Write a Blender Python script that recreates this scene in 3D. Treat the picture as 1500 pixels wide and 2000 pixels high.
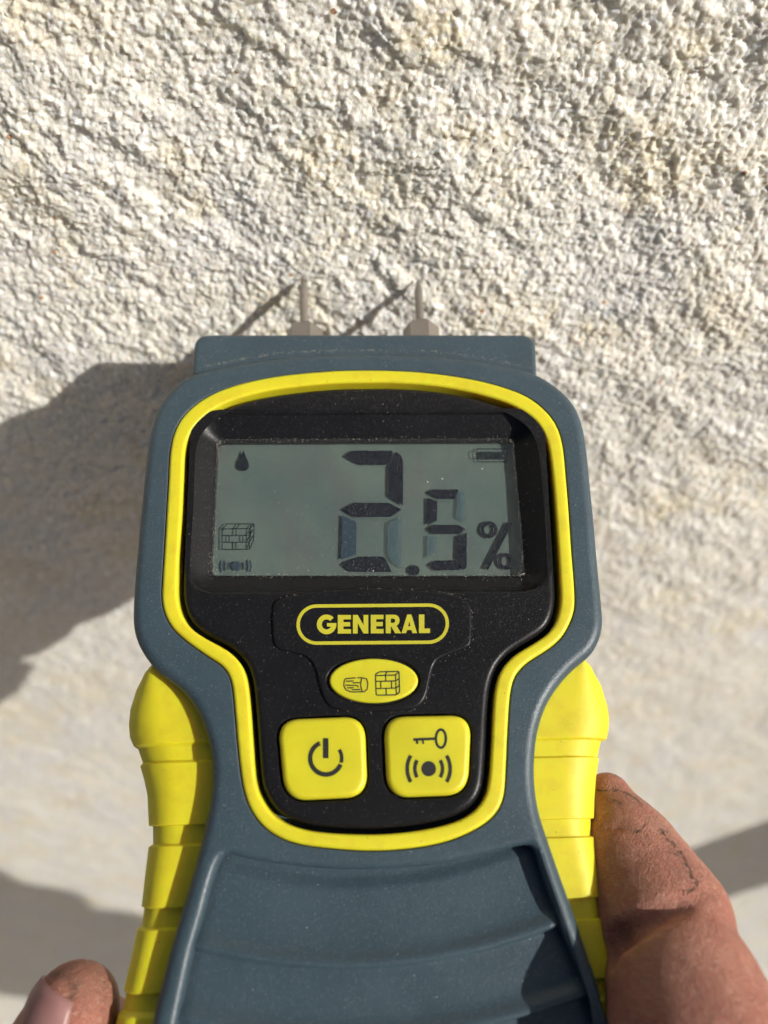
import bpy, bmesh, math, random
import numpy as np
from mathutils import Matrix, Vector
from mathutils.bvhtree import BVHTree

for o in list(bpy.data.objects):
    bpy.data.objects.remove(o)
S = bpy.context.scene
C = S.collection
MM = 0.001
rnd = random.Random(4)

# ------------------------------------------------------------------ frames
# The camera frame (x right, y down, z forward, in mm) is only used to turn photo pixels into positions on
# the meter's face and on the stone; the meter tilts 21 degrees from the picture plane, the stone leans the other way.
FPX = 1650.0
TILT, ROLL, WALLK, LEAN = math.radians(21), math.radians(-1.4), 1.1, math.radians(20)
PIN_Z = -6.0
SUNC = np.array([1.16, -.037, -1.0])                        # towards the sun, read from the pins' shadows
def ray(px, py): return np.array([(px - 750) / FPX, (py - 1000) / FPX, 1.0])
_u0 = np.array([0, -math.cos(TILT), math.sin(TILT)]); MN = np.array([0, -math.sin(TILT), -math.cos(TILT)]); _x0 = np.array([1., 0, 0])
MU = _u0 * math.cos(ROLL) + _x0 * math.sin(ROLL)
MX = _x0 * math.cos(ROLL) - _u0 * math.sin(ROLL)
P0 = ray(718, 990) * 130.6                                  # centre of the meter's face
def L(px, py, Z=0.0):
    """pixel -> point (X, Y, Z) in the meter's own frame, on its plane Z"""
    d = ray(px, py); s = ((P0 + MN * Z) @ MN) / (d @ MN); q = d * s - P0
    return (float(q @ MX), float(q @ MU), Z)
def m2c(p): return P0 + MX * p[0] + MU * p[1] + MN * p[2]
def c2m(c): q = np.array(c) - P0; return (float(q @ MX), float(q @ MU), float(q @ MN))
TIPL, TIPR = L(592, 543, PIN_Z), L(816, 545, PIN_Z)
WT = (m2c(TIPL) + m2c(TIPR)) / 2                            # where the pins touch the stone
_h = math.hypot(1, WALLK)
WN = np.array([0, WALLK, -1.0]) / _h; WV = np.array([0, 1.0, WALLK]) / _h
NW = np.array([0, -math.cos(LEAN), math.sin(LEAN)]); VW = -np.array([0, math.sin(LEAN), math.cos(LEAN)])
ORG = np.array([0, 0, 0.78])
def wvec(c): c = np.asarray(c, float); return np.array([c[0], 0, 0]) + VW * (c @ WV) + NW * (c @ WN)
def wpt(c): return ORG + wvec(np.asarray(c) - WT) * MM      # camera mm -> world metres

# ------------------------------------------------------------------ camera
cd = bpy.data.cameras.new('camera'); cam = bpy.data.objects.new('camera', cd); C.objects.link(cam)
cd.sensor_fit = 'VERTICAL'; cd.lens = 4.15; cd.sensor_height = 4.15 * 2000 / FPX; cd.sensor_width = cd.sensor_height * .75
cd.clip_start = 0.005; cd.clip_end = 100
R = np.stack([wvec((1, 0, 0)), wvec((0, -1, 0)), wvec((0, 0, -1))], 1)
M = Matrix.Identity(4)
o0 = wpt((0, 0, 0))
for i in range(3):
    for j in range(3): M[i][j] = R[i, j]
    M[i][3] = o0[i]
cam.matrix_world = M
cd.dof.use_dof = True; cd.dof.focus_distance = 0.127; cd.dof.aperture_fstop = 1.7
S.camera = cam
S.cycles.use_adaptive_sampling = True; S.cycles.adaptive_threshold = .05; S.cycles.max_bounces = 8
S.render.resolution_x, S.render.resolution_y = 768, 1024

# ------------------------------------------------------------------ light
lw = wvec(SUNC); lw /= np.linalg.norm(lw)      # towards the sun
el = math.asin(lw[2]); az = math.atan2(lw[0], lw[1])
w = bpy.data.worlds.new('World'); S.world = w; w.use_nodes = True
nt = w.node_tree
sky = nt.nodes.new('ShaderNodeTexSky'); sky.sky_type = 'NISHITA'; sky.sun_disc = False
sky.sun_elevation = el; sky.sun_rotation = az; sky.dust_density = 4.0; sky.ozone_density = 0.5
bg = nt.nodes['Background']; bg.inputs['Strength'].default_value = 0.05
nt.links.new(sky.outputs[0], bg.inputs['Color'])
sd = bpy.data.lights.new('sun', 'SUN'); sd.energy = 5.0; sd.angle = math.radians(0.53); sd.color = (1.0, .96, .89)
sun = bpy.data.objects.new('sun', sd); C.objects.link(sun)
sun.location = Vector(ORG) + Vector(lw) * 3
sun.rotation_euler = Vector(lw).to_track_quat('Z', 'Y').to_euler()
S.view_settings.view_transform = 'Standard'; S.view_settings.look = 'None'
S.view_settings.gamma = 1; S.view_settings.exposure = -0.05; S.view_settings.use_curve_mapping = False

# ------------------------------------------------------------------ materials
class Mat:
    """small node builder; lengths in mm of object space"""
    def __init__(s, name, col, rough=.5, spec=.5, metal=0):
        s.m = bpy.data.materials.new(name); s.m.use_nodes = True; s.t = s.m.node_tree
        s.b = s.t.nodes['Principled BSDF']; s.set(col=col, rough=rough, spec=spec, metal=metal)
        s.tc = s.t.nodes.new('ShaderNodeTexCoord').outputs['Object']; s.col = tuple(col) + (1,); s.cs = None; s.hs = None
    def set(s, col=None, rough=None, spec=None, metal=None):
        if col is not None: s.b.inputs['Base Color'].default_value = tuple(col) + (1,)
        if rough is not None: s.b.inputs['Roughness'].default_value = rough
        if spec is not None: s.b.inputs['Specular IOR Level'].default_value = spec
        if metal is not None: s.b.inputs['Metallic'].default_value = metal
    def n(s, typ, **kw):
        n = s.t.nodes.new(typ)
        for k, v in kw.items():
            if k.startswith('i_'): n.inputs[int(k[2:]) if k[2:].isdigit() else k[2:].replace('_', ' ')].default_value = v
            else: setattr(n, k, v)
        return n
    def lk(s, a, b): s.t.links.new(a, b)
    def mapped(s, scale=(1, 1, 1), rot=(0, 0, 0), loc=(0, 0, 0), src=None):
        n = s.n('ShaderNodeMapping'); n.inputs['Scale'].default_value = scale; n.inputs['Rotation'].default_value = rot
        n.inputs['Location'].default_value = loc; s.lk(src or s.tc, n.inputs['Vector']); return n.outputs[0]
    def noise(s, mm, detail=3, rough=.5, vec=None, dist=0):
        n = s.n('ShaderNodeTexNoise', i_Scale=1000 / mm, i_Detail=detail, i_Roughness=rough, i_Distortion=dist)
        s.lk(vec or s.tc, n.inputs['Vector']); return n.outputs['Fac']
    def voro(s, mm, feature='F1', vec=None, rand=1):
        n = s.n('ShaderNodeTexVoronoi', feature=feature, i_Scale=1000 / mm, i_Randomness=rand)
        s.lk(vec or s.tc, n.inputs['Vector']); return n
    def ramp(s, fac, stops, interp='LINEAR'):
        n = s.n('ShaderNodeValToRGB'); n.color_ramp.interpolation = interp; e = n.color_ramp.elements
        while len(e) < len(stops): e.new(.5)
        for k, (p, c) in enumerate(stops):
            e[k].position = p; e[k].color = (c, c, c, 1) if not hasattr(c, '__len__') else tuple(c) + (1,)
        s.lk(fac, n.inputs['Fac']); return n.outputs['Color']
    def math(s, op, a, b=None, c=None, clamp=False):
        n = s.n('ShaderNodeMath', operation=op, use_clamp=clamp)
        for k, v in enumerate((a, b, c)):
            if v is None: continue
            if isinstance(v, (int, float)): n.inputs[k].default_value = v
            else: s.lk(v, n.inputs[k])
        return n.outputs[0]
    def over(s, fac, col):
        """paint col over the base colour where fac"""
        n = s.n('ShaderNodeMix', data_type='RGBA')
        if s.cs is None: n.inputs[6].default_value = s.col
        else: s.lk(s.cs, n.inputs[6])
        if isinstance(col, tuple): n.inputs[7].default_value = col + (1,)
        else: s.lk(col, n.inputs[7])
        if isinstance(fac, float): n.inputs[0].default_value = fac
        else: s.lk(fac, n.inputs[0])
        s.cs = n.outputs[2]; s.lk(s.cs, s.b.inputs['Base Color'])
    def bump(s, h, mm, strength=1.0):
        n = s.n('ShaderNodeBump', i_Strength=strength, i_Distance=mm * MM)
        s.lk(h, n.inputs['Height'])
        if s.hs is not None: s.lk(s.hs, n.inputs['Normal'])
        s.hs = n.outputs[0]; s.lk(s.hs, s.b.inputs['Normal'])
    def specks(s, mm, size, keep, col, sharp=.6):
        """sparse grains (dust, crumbs, painted sparkle): cells of a voronoi, few of them kept"""
        v = s.voro(mm)
        d = s.math('LESS_THAN', v.outputs['Distance'], size)
        sep = s.n('ShaderNodeSeparateColor'); s.lk(v.outputs['Color'], sep.inputs[0])
        k = s.math('LESS_THAN', sep.outputs[0], keep)
        s.over(s.math('MULTIPLY', s.math('MULTIPLY', d, k), sharp), col)

def plastic(name, col, rough, grain=.25, gb=.012, dust=.06, dcol=(.55, .55, .52), wear=.1, flake=0):
    m = Mat(name, col, rough, .5)
    if wear:
        lo = tuple(c * (1 - wear * 1.6) for c in col)
        m.over(m.ramp(m.noise(9, 5, .6), [(.35, 0.0), (.72, 1.0)]), lo)
    if gb:
        if flake:
            v = m.voro(flake); sp = m.n('ShaderNodeSeparateColor'); m.lk(v.outputs['Color'], sp.inputs[0])
            m.bump(m.math('MULTIPLY_ADD', sp.outputs[1], 1.2, m.noise(grain, 2, .6)), gb)
        else: m.bump(m.noise(grain, 2, .6), gb)
    if dust: m.specks(.7, .10, dust, dcol, .7); m.specks(.35, .2, dust * .8, dcol, .3)
    rr = m.ramp(m.noise(14, 4, .6), [(.3, rough - .05), (.7, rough + .08)])
    m.lk(rr, m.b.inputs['Roughness'])
    return m

GREY = plastic('grey_plastic', (.047, .077, .098), .38, .22, .048, .035, flake=.24)
GREY.specks(.30, .36, .28, (.115, .145, .165), .45)  # paler flecks in the colour stand in for the plastic's sparkle
BLACK = plastic('black_plastic', (.009, .009, .0105), .34, .25, .020, .03, (.4, .38, .34), flake=.26); BLACK.set(spec=.26)
BLACK.specks(.30, .32, .16, (.05, .05, .055), .5)  # glints of the black plastic, likewise painted as lighter flecks
YEL = plastic('yellow_rubber', (.72, .635, .02), .5, .3, .006, .006, (.30, .20, .02), .04)
YBTN = plastic('yellow_button', (.66, .60, .022), .45, .3, .006, .02, (.40, .30, .05), .10)
YPRINT = plastic('yellow_print', (.52, .48, .03), .5, .3, .004, .03, (.10, .09, .03), .08)
for m_ in (YEL, YBTN):
    m_.b.inputs['Subsurface Weight'].default_value = .55; m_.b.inputs['Subsurface Radius'].default_value = (2.0, .75, .05)
    m_.b.inputs['Subsurface Scale'].default_value = .0012
# handling grime on the grip
YEL.over(YEL.math('MULTIPLY', YEL.ramp(YEL.noise(5, 6, .65), [(.48, 0.), (.76, 1.)]), .45), (.46, .33, .02))
YEL.specks(.9, .10, .12, (.10, .07, .02), .7)
INK = plastic('black_ink', (.016, .015, .013), .55, .3, .004, .03, (.3, .26, .1), 0)
LCDINK = plastic('lcd_segment_dark', (.012, .017, .032), .5, .3, .0, .0, wear=0)
LCDMID = plastic('lcd_segment_half', (.028, .048, .075), .5, .3, .0, .0, wear=0)
LCDTHIN = plastic('lcd_thin_line', (.022, .035, .042), .5, .3, .0, .0, wear=0)
LCDGHOST = plastic('lcd_segment_faint', (.082, .135, .165), .5, .3, .0, .0, wear=0)
STEEL = plastic('pin_steel', (.35, .31, .275), .34, .4, .006, .02, (.2, .15, .1), .15); STEEL.set(metal=.6)

LCD = Mat('lcd_backing', (.112, .147, .131), .55, .3)
LCD.over(LCD.ramp(LCD.noise(13, 2, .5), [(.36, 0.), (.66, .8)]), (.064, .098, .104))
LCD.over(LCD.ramp(LCD.noise(9, 2, .5, LCD.mapped(loc=(.05, .02, 0), scale=(1.6, .7, 1))), [(.52, 0.), (.7, .5)]), (.100, .092, .098))
LCD.over(LCD.ramp(LCD.noise(.35, 2, .7), [(.4, 0.), (.7, .28)]), (.105, .142, .122))

GLASS = Mat('dusty_cover_glass', (1, 1, 1), .08)
_t = GLASS.t; _tr = GLASS.n('ShaderNodeBsdfTransparent'); _tr.inputs[0].default_value = (.97, .98, .97, 1)
_gl = GLASS.n('ShaderNodeBsdfGlossy', i_Roughness=.12); _gl.inputs[0].default_value = (1, 1, 1, 1)
_df = GLASS.n('ShaderNodeBsdfDiffuse'); _df.inputs[0].default_value = (.62, .62, .58, 1)
_fr = GLASS.n('ShaderNodeFresnel', i_IOR=1.49)
_m1 = GLASS.n('ShaderNodeMixShader'); _ge = GLASS.n('ShaderNodeNewGeometry'); _ff = GLASS.math('MULTIPLY', _fr.outputs[0], GLASS.math('SUBTRACT', 1.0, _ge.outputs['Backfacing'])); _t.links.new(_ff, _m1.inputs[0]); _t.links.new(_tr.outputs[0], _m1.inputs[1]); _t.links.new(_gl.outputs[0], _m1.inputs[2])
def _dust(mm, size, keep, amt):
    v = GLASS.voro(mm); d = GLASS.math('LESS_THAN', v.outputs['Distance'], size)
    sp = GLASS.n('ShaderNodeSeparateColor'); GLASS.lk(v.outputs['Color'], sp.inputs[0])
    return GLASS.math('MULTIPLY', GLASS.math('MULTIPLY', d, GLASS.math('LESS_THAN', sp.outputs[0], keep)), amt)
_d = GLASS.math('MAXIMUM', _dust(.4, .12, .14, .6), _dust(2.3, .045, .3, .9))
_d = GLASS.math('MAXIMUM', _d, GLASS.math('MULTIPLY', GLASS.ramp(GLASS.noise(.3, 3, .7), [(.4, 0.), (.75, 1.)]), .045))
_scr = GLASS.noise(1.2, 3, .6, GLASS.mapped(scale=(1, .12, 1), rot=(0, 0, .7)))
_d = GLASS.math('MAXIMUM', _d, GLASS.math('MULTIPLY', GLASS.ramp(_scr, [(.72, 0.), (.78, 1.)]), .2))
_m2 = GLASS.n('ShaderNodeMixShader'); GLASS.lk(_d, _m2.inputs[0]); _t.links.new(_m1.outputs[0], _m2.inputs[1]); _t.links.new(_df.outputs[0], _m2.inputs[2])
_t.links.new(_m2.outputs[0], _t.nodes['Material Output'].inputs['Surface'])

# ------------------------------------------------------------------ mesh helpers (mm in, metres out)
def link(name, me, mat, parent=None, wn=False, smooth=True):
    o = bpy.data.objects.new(name, me); C.objects.link(o)
    if mat is not None: me.materials.append(mat.m if isinstance(mat, Mat) else mat)
    if smooth: me.polygons.foreach_set('use_smooth', [True] * len(me.polygons))
    if parent: o.parent = parent
    if wn:
        me.set_sharp_from_angle(angle=math.radians(38))
        md = o.modifiers.new('wn', 'WEIGHTED_NORMAL'); md.keep_sharp = True; md.weight = 80
    return o
def from_bm(name, bm, mat, parent=None, wn=True, smooth=True, recalc=True):
    if recalc: bmesh.ops.recalc_face_normals(bm, faces=bm.faces)
    bmesh.ops.scale(bm, vec=(MM,) * 3, verts=bm.verts)
    me = bpy.data.meshes.new(name); bm.to_mesh(me); bm.free()
    return link(name, me, mat, parent, wn, smooth)
def area(p): p = np.asarray(p); x, y = p[:, 0], p[:, 1]; return .5 * np.sum(x * np.roll(y, -1) - y * np.roll(x, -1))
def ccw(p): p = np.asarray(p, float)[:, :2]; return p if area(p) > 0 else p[::-1].copy()
def spline(pts, step=.5, closed=True):
    """Catmull-Rom through points, resampled evenly"""
    p = np.asarray(pts, float)[:, :2]; n = len(p); out = []
    for i in range(n if closed else n - 1):
        g = lambda k: p[k % n] if closed else p[min(max(k, 0), n - 1)]
        a, b, c, d = g(i - 1), g(i), g(i + 1), g(i + 2)
        for t in np.linspace(0, 1, 12, endpoint=False):
            out.append(.5 * (2 * b + (c - a) * t + (2 * a - 5 * b + 4 * c - d) * t * t + (3 * b - a - 3 * c + d) * t ** 3))
    if not closed: out.append(p[-1])
    return resample(np.array(out), step, closed)
def resample(q, step, closed=True, count=None):
    q = np.asarray(q, float)
    if closed: q = np.vstack([q, q[:1]])
    s = np.r_[0, np.cumsum(np.hypot(*np.diff(q, axis=0).T))]
    n = count or max(8, int(s[-1] / step))
    t = np.linspace(0, s[-1], n, endpoint=not closed)
    return np.stack([np.interp(t, s, q[:, 0]), np.interp(t, s, q[:, 1])], 1)
def relax(p, it=3):
    for _ in range(it): p = (np.roll(p, 1, 0) + 2 * p + np.roll(p, -1, 0)) / 4
    return p
def rrect(c4, r, n=8, edge=6):
    """rounded quad from four corners; matched point counts"""
    c4 = ccw(c4); out = []
    for i in range(4):
        a, b, c = c4[i - 1], c4[i], c4[(i + 1) % 4]
        d1 = (a - b) / np.linalg.norm(a - b); d2 = (c - b) / np.linalg.norm(c - b)
        p1, p2 = b + d1 * r, b + d2 * r
        for t in np.linspace(0, 1, n):
            out.append((1 - t) ** 2 * p1 * 1 + 2 * t * (1 - t) * (b * .92 + (p1 + p2) / 2 * .08) + t * t * p2)
        nx = c + (b - c) / np.linalg.norm(b - c) * r
        for t in np.linspace(0, 1, edge + 2)[1:-1]: out.append(p2 + (nx - p2) * t)
    return np.array(out)
def offset(p, d):
    """d > 0 moves a ccw loop inwards"""
    e = np.roll(p, -1, 0) - np.roll(p, 1, 0); e /= np.linalg.norm(e, axis=1)[:, None] + 1e-9
    return p + np.stack([-e[:, 1], e[:, 0]], 1) * d
def fillet(r, z, n=5):
    return [(r * (1 - math.sin(a)), z - r * (1 - math.cos(a))) for a in np.linspace(0, math.pi / 2, n + 1)]
def plate(name, outer, zt, zb, r, mat, parent, holes=(), back_r=0, nf=5):
    """solid plate with a rounded front edge; holes = (loop, fillet radius, floor z or None, [(loop, z), ...])"""
    bm = bmesh.new(); outer = ccw(outer)
    def ring(pts, z): return [bm.verts.new((x, y, z)) for x, y in pts]
    def bridge(a, b):
        n = len(a)
        for i in range(n): bm.faces.new((a[i], a[(i + 1) % n], b[(i + 1) % n], b[i]))
    def edges(rg):
        n = len(rg); return [bm.edges.get((rg[i], rg[(i + 1) % n])) or bm.edges.new((rg[i], rg[(i + 1) % n])) for i in range(n)]
    rings = [ring(offset(outer, d), z) for d, z in fillet(r, zt, nf)]
    if back_r: rings += [ring(offset(outer, d), z) for d, z in [(q[0], zb + (zt - q[1]) ) for q in fillet(back_r, zt, 5)][::-1]]
    else: rings.append(ring(outer, zb))
    for a, b in zip(rings, rings[1:]): bridge(a, b)
    top = edges(rings[0]); back = edges(rings[-1])
    for h in holes:
        loop, hr, floor = ccw(h[0]), h[1], h[2]; lofts = h[3] if len(h) > 3 else []
        hr_ = [ring(offset(loop, -d), z) for d, z in fillet(hr, zt, 4)]
        for lp, z in lofts: hr_.append(ring(lp, z))
        if not lofts: hr_.append(ring(loop, zb if floor is None else floor))
        for a, b in zip(hr_, hr_[1:]): bridge(a, b)
        if floor is None: back += edges(hr_[-1])
        else: bmesh.ops.triangle_fill(bm, edges=edges(hr_[-1]), use_beauty=True, normal=(0, 0, 1))
        top += edges(hr_[0])
    bmesh.ops.triangle_fill(bm, edges=top, use_beauty=True, normal=(0, 0, 1))
    bmesh.ops.triangle_fill(bm, edges=back, use_beauty=True, normal=(0, 0, -1))
    return from_bm(name, bm, mat, parent)
def flat(name, polys, z, th, mat, parent):
    """thin printed shapes; polys = [(loop, [holes])]; z of the top"""
    bm = bmesh.new()
    for lp, hs in polys:
        rings = [[bm.verts.new((x, y, z)) for x, y in q] for q in [ccw(lp)] + [ccw(h) for h in hs]]
        es = []
        for rg in rings:
            n = len(rg); es += [bm.edges.new((rg[i], rg[(i + 1) % n])) for i in range(n)]
        f = bmesh.ops.triangle_fill(bm, edges=es, use_beauty=True, normal=(0, 0, 1))
        fs = [g for g in f['geom'] if isinstance(g, bmesh.types.BMFace)]
        ex = bmesh.ops.extrude_face_region(bm, geom=fs)
        bmesh.ops.translate(bm, vec=(0, 0, -th), verts=[g for g in ex['geom'] if isinstance(g, bmesh.types.BMVert)])
    return from_bm(name, bm, mat, parent, wn=False, smooth=False)
def P(pts, Z=0.0): return np.array([L(x, y, Z)[:2] for x, y in pts])
def stroke(pts, wd, closed=False):
    """thick polyline as one loop (or loop + hole when closed)"""
    p = np.asarray(pts, float)
    if closed:
        p = ccw(p); return (offset(p, -wd / 2), [offset(p, wd / 2)])
    d = np.gradient(p, axis=0); d /= np.linalg.norm(d, axis=1)[:, None]; nn = np.stack([-d[:, 1], d[:, 0]], 1)
    return (np.vstack([p + nn * wd / 2, (p - nn * wd / 2)[::-1]]), [])
def arc(cx, cy, rx, ry, a0, a1, n=20):
    return [(cx + rx * math.cos(math.radians(a)), cy - ry * math.sin(math.radians(a))) for a in np.linspace(a0, a1, n)]
def circle(cx, cy, rx, ry=None, n=32): return arc(cx, cy, rx, ry or rx, 0, 360 - 360 / n, n)
def empty(name, mw, label, cat, group=None):
    o = bpy.data.objects.new(name, None); C.objects.link(o); o.matrix_world = mw; o.empty_display_size = .02
    tag(o, label, cat, group); return o
def tag(o, label, cat, group=None):
    o['label'] = label; o['category'] = cat
    if group: o['group'] = group
def frame_matrix(ax, ay, az_, org):
    m = Matrix.Identity(4)
    for j, a in enumerate((ax, ay, az_)):
        for i in range(3): m[i][j] = a[i]
    for i in range(3): m[i][3] = org[i]
    return m

# ------------------------------------------------------------------ the stone
rng = np.random.default_rng(11)
def perlin(x, y, seed):
    g = np.random.default_rng(seed).random((256, 256)) * 2 * np.pi; gx, gy = np.cos(g), np.sin(g)
    xi, yi = np.floor(x).astype(int), np.floor(y).astype(int); fx, fy = x - xi, y - yi
    u, v = fx * fx * fx * (fx * (fx * 6 - 15) + 10), fy * fy * fy * (fy * (fy * 6 - 15) + 10)
    def d(a, b): i, j = (xi + a) & 255, (yi + b) & 255; return gx[i, j] * (fx - a) + gy[i, j] * (fy - b)
    return 1.5 * ((d(0, 0) * (1 - u) + d(1, 0) * u) * (1 - v) + (d(0, 1) * (1 - u) + d(1, 1) * u) * v)
def fbm(x, y, wl, octv, seed, gain=.5, ridged=False):
    a, s, t = 1., 0., 0.
    for k in range(octv):
        n = perlin(x / wl + 17.3 * k, y / wl - 9.1 * k, seed + k)
        s = s + a * ((1 - 2 * np.abs(n)) if ridged else n); t += a; a *= gain; wl /= 2
    return s / t
def cells(x, y, wl, seed):
    """worley: distance to nearest feature, and a random value of that cell, and tilt"""
    r = np.random.default_rng(seed); jx, jy, jv = r.random((128, 128)), r.random((128, 128)), r.random((128, 128))
    ta, tb = r.random((128, 128)) - .5, r.random((128, 128)) - .5
    x, y = x / wl, y / wl; xi, yi = np.floor(x).astype(int), np.floor(y).astype(int)
    best = np.full(x.shape, 9.); val = np.zeros_like(x)
    for a in (-1, 0, 1):
        for b in (-1, 0, 1):
            i, j = (xi + a) & 127, (yi + b) & 127
            dx, dy = x - (xi + a + jx[i, j]), y - (yi + b + jy[i, j]); d = np.hypot(dx, dy)
            m = d < best; best = np.where(m, d, best)
            val = np.where(m, jv[i, j] + 1.2 * (ta[i, j] * dx + tb[i, j] * dy), val)
    return best, val
def stone_height(x, v):
    """mm above the mean plane; x right, v down the face"""
    ca, sa = math.cos(math.radians(33)), math.sin(math.radians(33))
    wx, wy = x + 1.6 * perlin(x / 5, v / 5, 90), v + 1.6 * perlin(x / 5 + 40, v / 5, 91)
    a, b = (wx * ca + wy * sa) * .55, (-wx * sa + wy * ca)          # stretched along the bedding, falling to the right
    h = 1.8 * fbm(x, v, 60, 2, 3) + .95 * fbm(a, b, 14, 2, 20, .5)
    h += .55 * fbm(a, b, 5.5, 2, 60, .55) + .25 * fbm(x, v, 4.0, 2, 65, .5)
    d, c = cells(a * 1.25, b, 4.2, 8); h += .20 * (c - .5)
    d, c = cells(wx * .85, wy, 1.9, 5); h += .40 * (c - .5) - .18 * d
    x2, v2 = x + .5 * perlin(x / 1.5, v / 1.5, 77), v + .5 * perlin(x / 1.5, v / 1.5, 78)
    d, c = cells(x2, v2, .85, 6); h += .42 * (c - .5) - .10 * d
    h += .20 * fbm(x, v, .7, 1, 40)
    return h
def graded(lo, hi, f, fine, grow):
    """positions from lo to hi, spaced 'fine' inside f=(a,b), growing outside"""
    a, b = f; mid = list(np.arange(a, b, fine)); up = [b]; st = fine
    while up[-1] < hi: st *= grow; up.append(up[-1] + st)
    dn = [a]; st = fine
    while dn[-1] > lo: st *= grow; dn.append(dn[-1] - st)
    return np.array(dn[:0:-1] + mid + up)
gx_ = graded(-400, 400, (-82, 82), .27, 1.022); gv_ = graded(-210, 820, (-72, 42), .25, 1.0075)
GX, GV = np.meshgrid(gx_, gv_)
H = stone_height(GX, GV) * (1 - .65 * np.clip((GV - 20) / 110, 0, 1))      # the face is dressed smoother lower down
for tx in (c2m(m2c(TIPL)), c2m(m2c(TIPR))):
    q = m2c(tx) - WT; x0_, v0_ = q[0], q @ WV
    hh = stone_height(np.array([[x0_]]), np.array([[v0_]]))[0, 0]; r2 = (GX - x0_) ** 2 + (GV - v0_) ** 2
    H -= (hh + .25) * np.exp(-r2 / (2 * 11.0 ** 2))
nr, nc = GX.shape
fade = np.clip((np.minimum.reduce([GX - gx_[0], gx_[-1] - GX, GV - gv_[0], gv_[-1] - GV])) / 25, 0, 1)
Hf = H * np.clip(fade * 2, 0, 1) - 6 * (1 - fade) ** 2
top = np.stack([GX, -GV, Hf], -1).reshape(-1, 3)
idx = np.arange(nr * nc).reshape(nr, nc)
q = np.stack([idx[1:, :-1], idx[1:, 1:], idx[:-1, 1:], idx[:-1, :-1]], -1).reshape(-1, 4)
border = np.concatenate([idx[0, :-1], idx[:-1, -1], idx[-1, :0:-1], idx[:0:-1, 0]])
bk = top[border].copy(); bk[:, 2] = -110; nb = len(border); base = nr * nc
side = np.stack([border, np.arange(nb) + base, np.roll(np.arange(nb), -1) + base, np.roll(border, -1)], 1)[:, ::-1]
me = bpy.data.meshes.new('marble_block')
me.from_pydata((np.vstack([top, bk]) * MM).tolist(), [], q.tolist() + side.tolist() + [list(range(base, base + nb))])
MARBLE = Mat('rough_white_marble', (.84, .805, .715), .5, .5)
MB = MARBLE
MB.over(MB.ramp(MB.noise(30, 3, .6), [(.40, 0.), (.66, .8)]), (.75, .74, .725))
MB.over(MB.ramp(MB.noise(17, 3, .6, MB.mapped(loc=(.2, .1, .3))), [(.50, 0.), (.72, .75)]), (.80, .70, .47))
_nz = MB.noise(1.6, 3, .7); MB.over(MB.ramp(_nz, [(.46, 0.), (.72, .75)]), (.66, .615, .53))
_v = MB.voro(1.0); _s = MB.n('ShaderNodeSeparateColor'); MB.lk(_v.outputs['Color'], _s.inputs[0])
MB.over(MB.ramp(_s.outputs[0], [(.0, .55), (.35, 0.)]), (.62, .61, .56))
MB.over(MB.ramp(_s.outputs[1], [(.75, 0.), (1., .9)]), (.92, .91, .87))
MB.specks(7, .065, .6, (.40, .17, .04), .8); MB.specks(12, .035, .5, (.035, .03, .025), .8)
_s2 = MB.n('ShaderNodeSeparateColor'); _v2 = MB.voro(.5); MB.lk(_v2.outputs['Color'], _s2.inputs[0])
MB.bump(MB.math('MULTIPLY_ADD', _s2.outputs[2], .45, MB.noise(.6, 2, .6)), .22, 1.0)
MB.lk(MB.ramp(_s2.outputs[0], [(.0, .14), (.22, .55)]), MB.b.inputs['Roughness'])
MB.b.inputs['Subsurface Weight'].default_value = .8; MB.b.inputs['Subsurface Radius'].default_value = (1.0, .84, .62); MB.b.inputs['Subsurface Scale'].default_value = .0011
block = link('marble_block', me, MARBLE)
block.matrix_world = frame_matrix((1, 0, 0), -VW, NW, ORG)
GROUND = Mat('pale_paving', (.30, .26, .21), .8, .3); GROUND.over(GROUND.ramp(GROUND.noise(120, 4, .6), [(.4, 0.), (.7, .7)]), (.24, .21, .17)); GROUND.bump(GROUND.noise(6, 3, .6), 1.5, .6)
gme = bpy.data.meshes.new('ground'); gme.from_pydata([(-40, -40, 0), (40, -40, 0), (40, 40, 0), (-40, 40, 0)], [], [(0, 1, 2, 3)])
ground = link('ground', gme, GROUND); ground['kind'] = 'structure'
tag(block, 'rough chiselled white marble stone face behind the moisture meter', 'stone')

# ------------------------------------------------------------------ the meter
MW = frame_matrix(wvec(MX), wvec(MU), wvec(MN), wpt(P0))
meter = empty('moisture_meter', MW, 'grey and yellow handheld pin moisture meter with small screen, pins touching the stone', 'moisture meter')

body_px = [(713,686),(630,687),(560,691),(480,702),(385,722),(340,748),(308,787),(292,830),(283,880),(275,960),(267,1040),(260,1120),(256,1180),
 (256,1218),(264,1252),(281,1282),(306,1312),(353,1348),(386,1396),(404,1448),(411,1500),(408,1556),(398,1608),(385,1662),(366,1730),(346,1798),(325,1870),(308,1939),(293,2000)]
body_px_r = [(1186,2000),(1177,1945),(1156,1880),(1132,1808),(1112,1752),(1088,1684),(1070,1632),(1055,1584),(1047,1530),(1047,1480),(1053,1428),(1068,1380),(1092,1340),
 (1124,1304),(1154,1280),(1171,1255),(1181,1220),(1178,1170),(1171,1100),(1164,1020),(1157,950),(1150,880),(1142,830),(1126,788),(1092,752),(1040,722),(950,702),(870,691),(800,687)]
bl, br = L(293, 2000), L(1186, 2000)
YB = bl[1]
low = [(bl[0] - .8, YB - 12), (bl[0] + 1, YB - 26), (bl[0] + 4, YB - 44), (bl[0] + 8, YB - 58), (bl[0] + 16, YB - 64),
       (br[0] - 16, YB - 64), (br[0] - 8, YB - 58), (br[0] - 4, YB - 44), (br[0] - 1, YB - 26), (br[0] + .8, YB - 12)]
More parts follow.
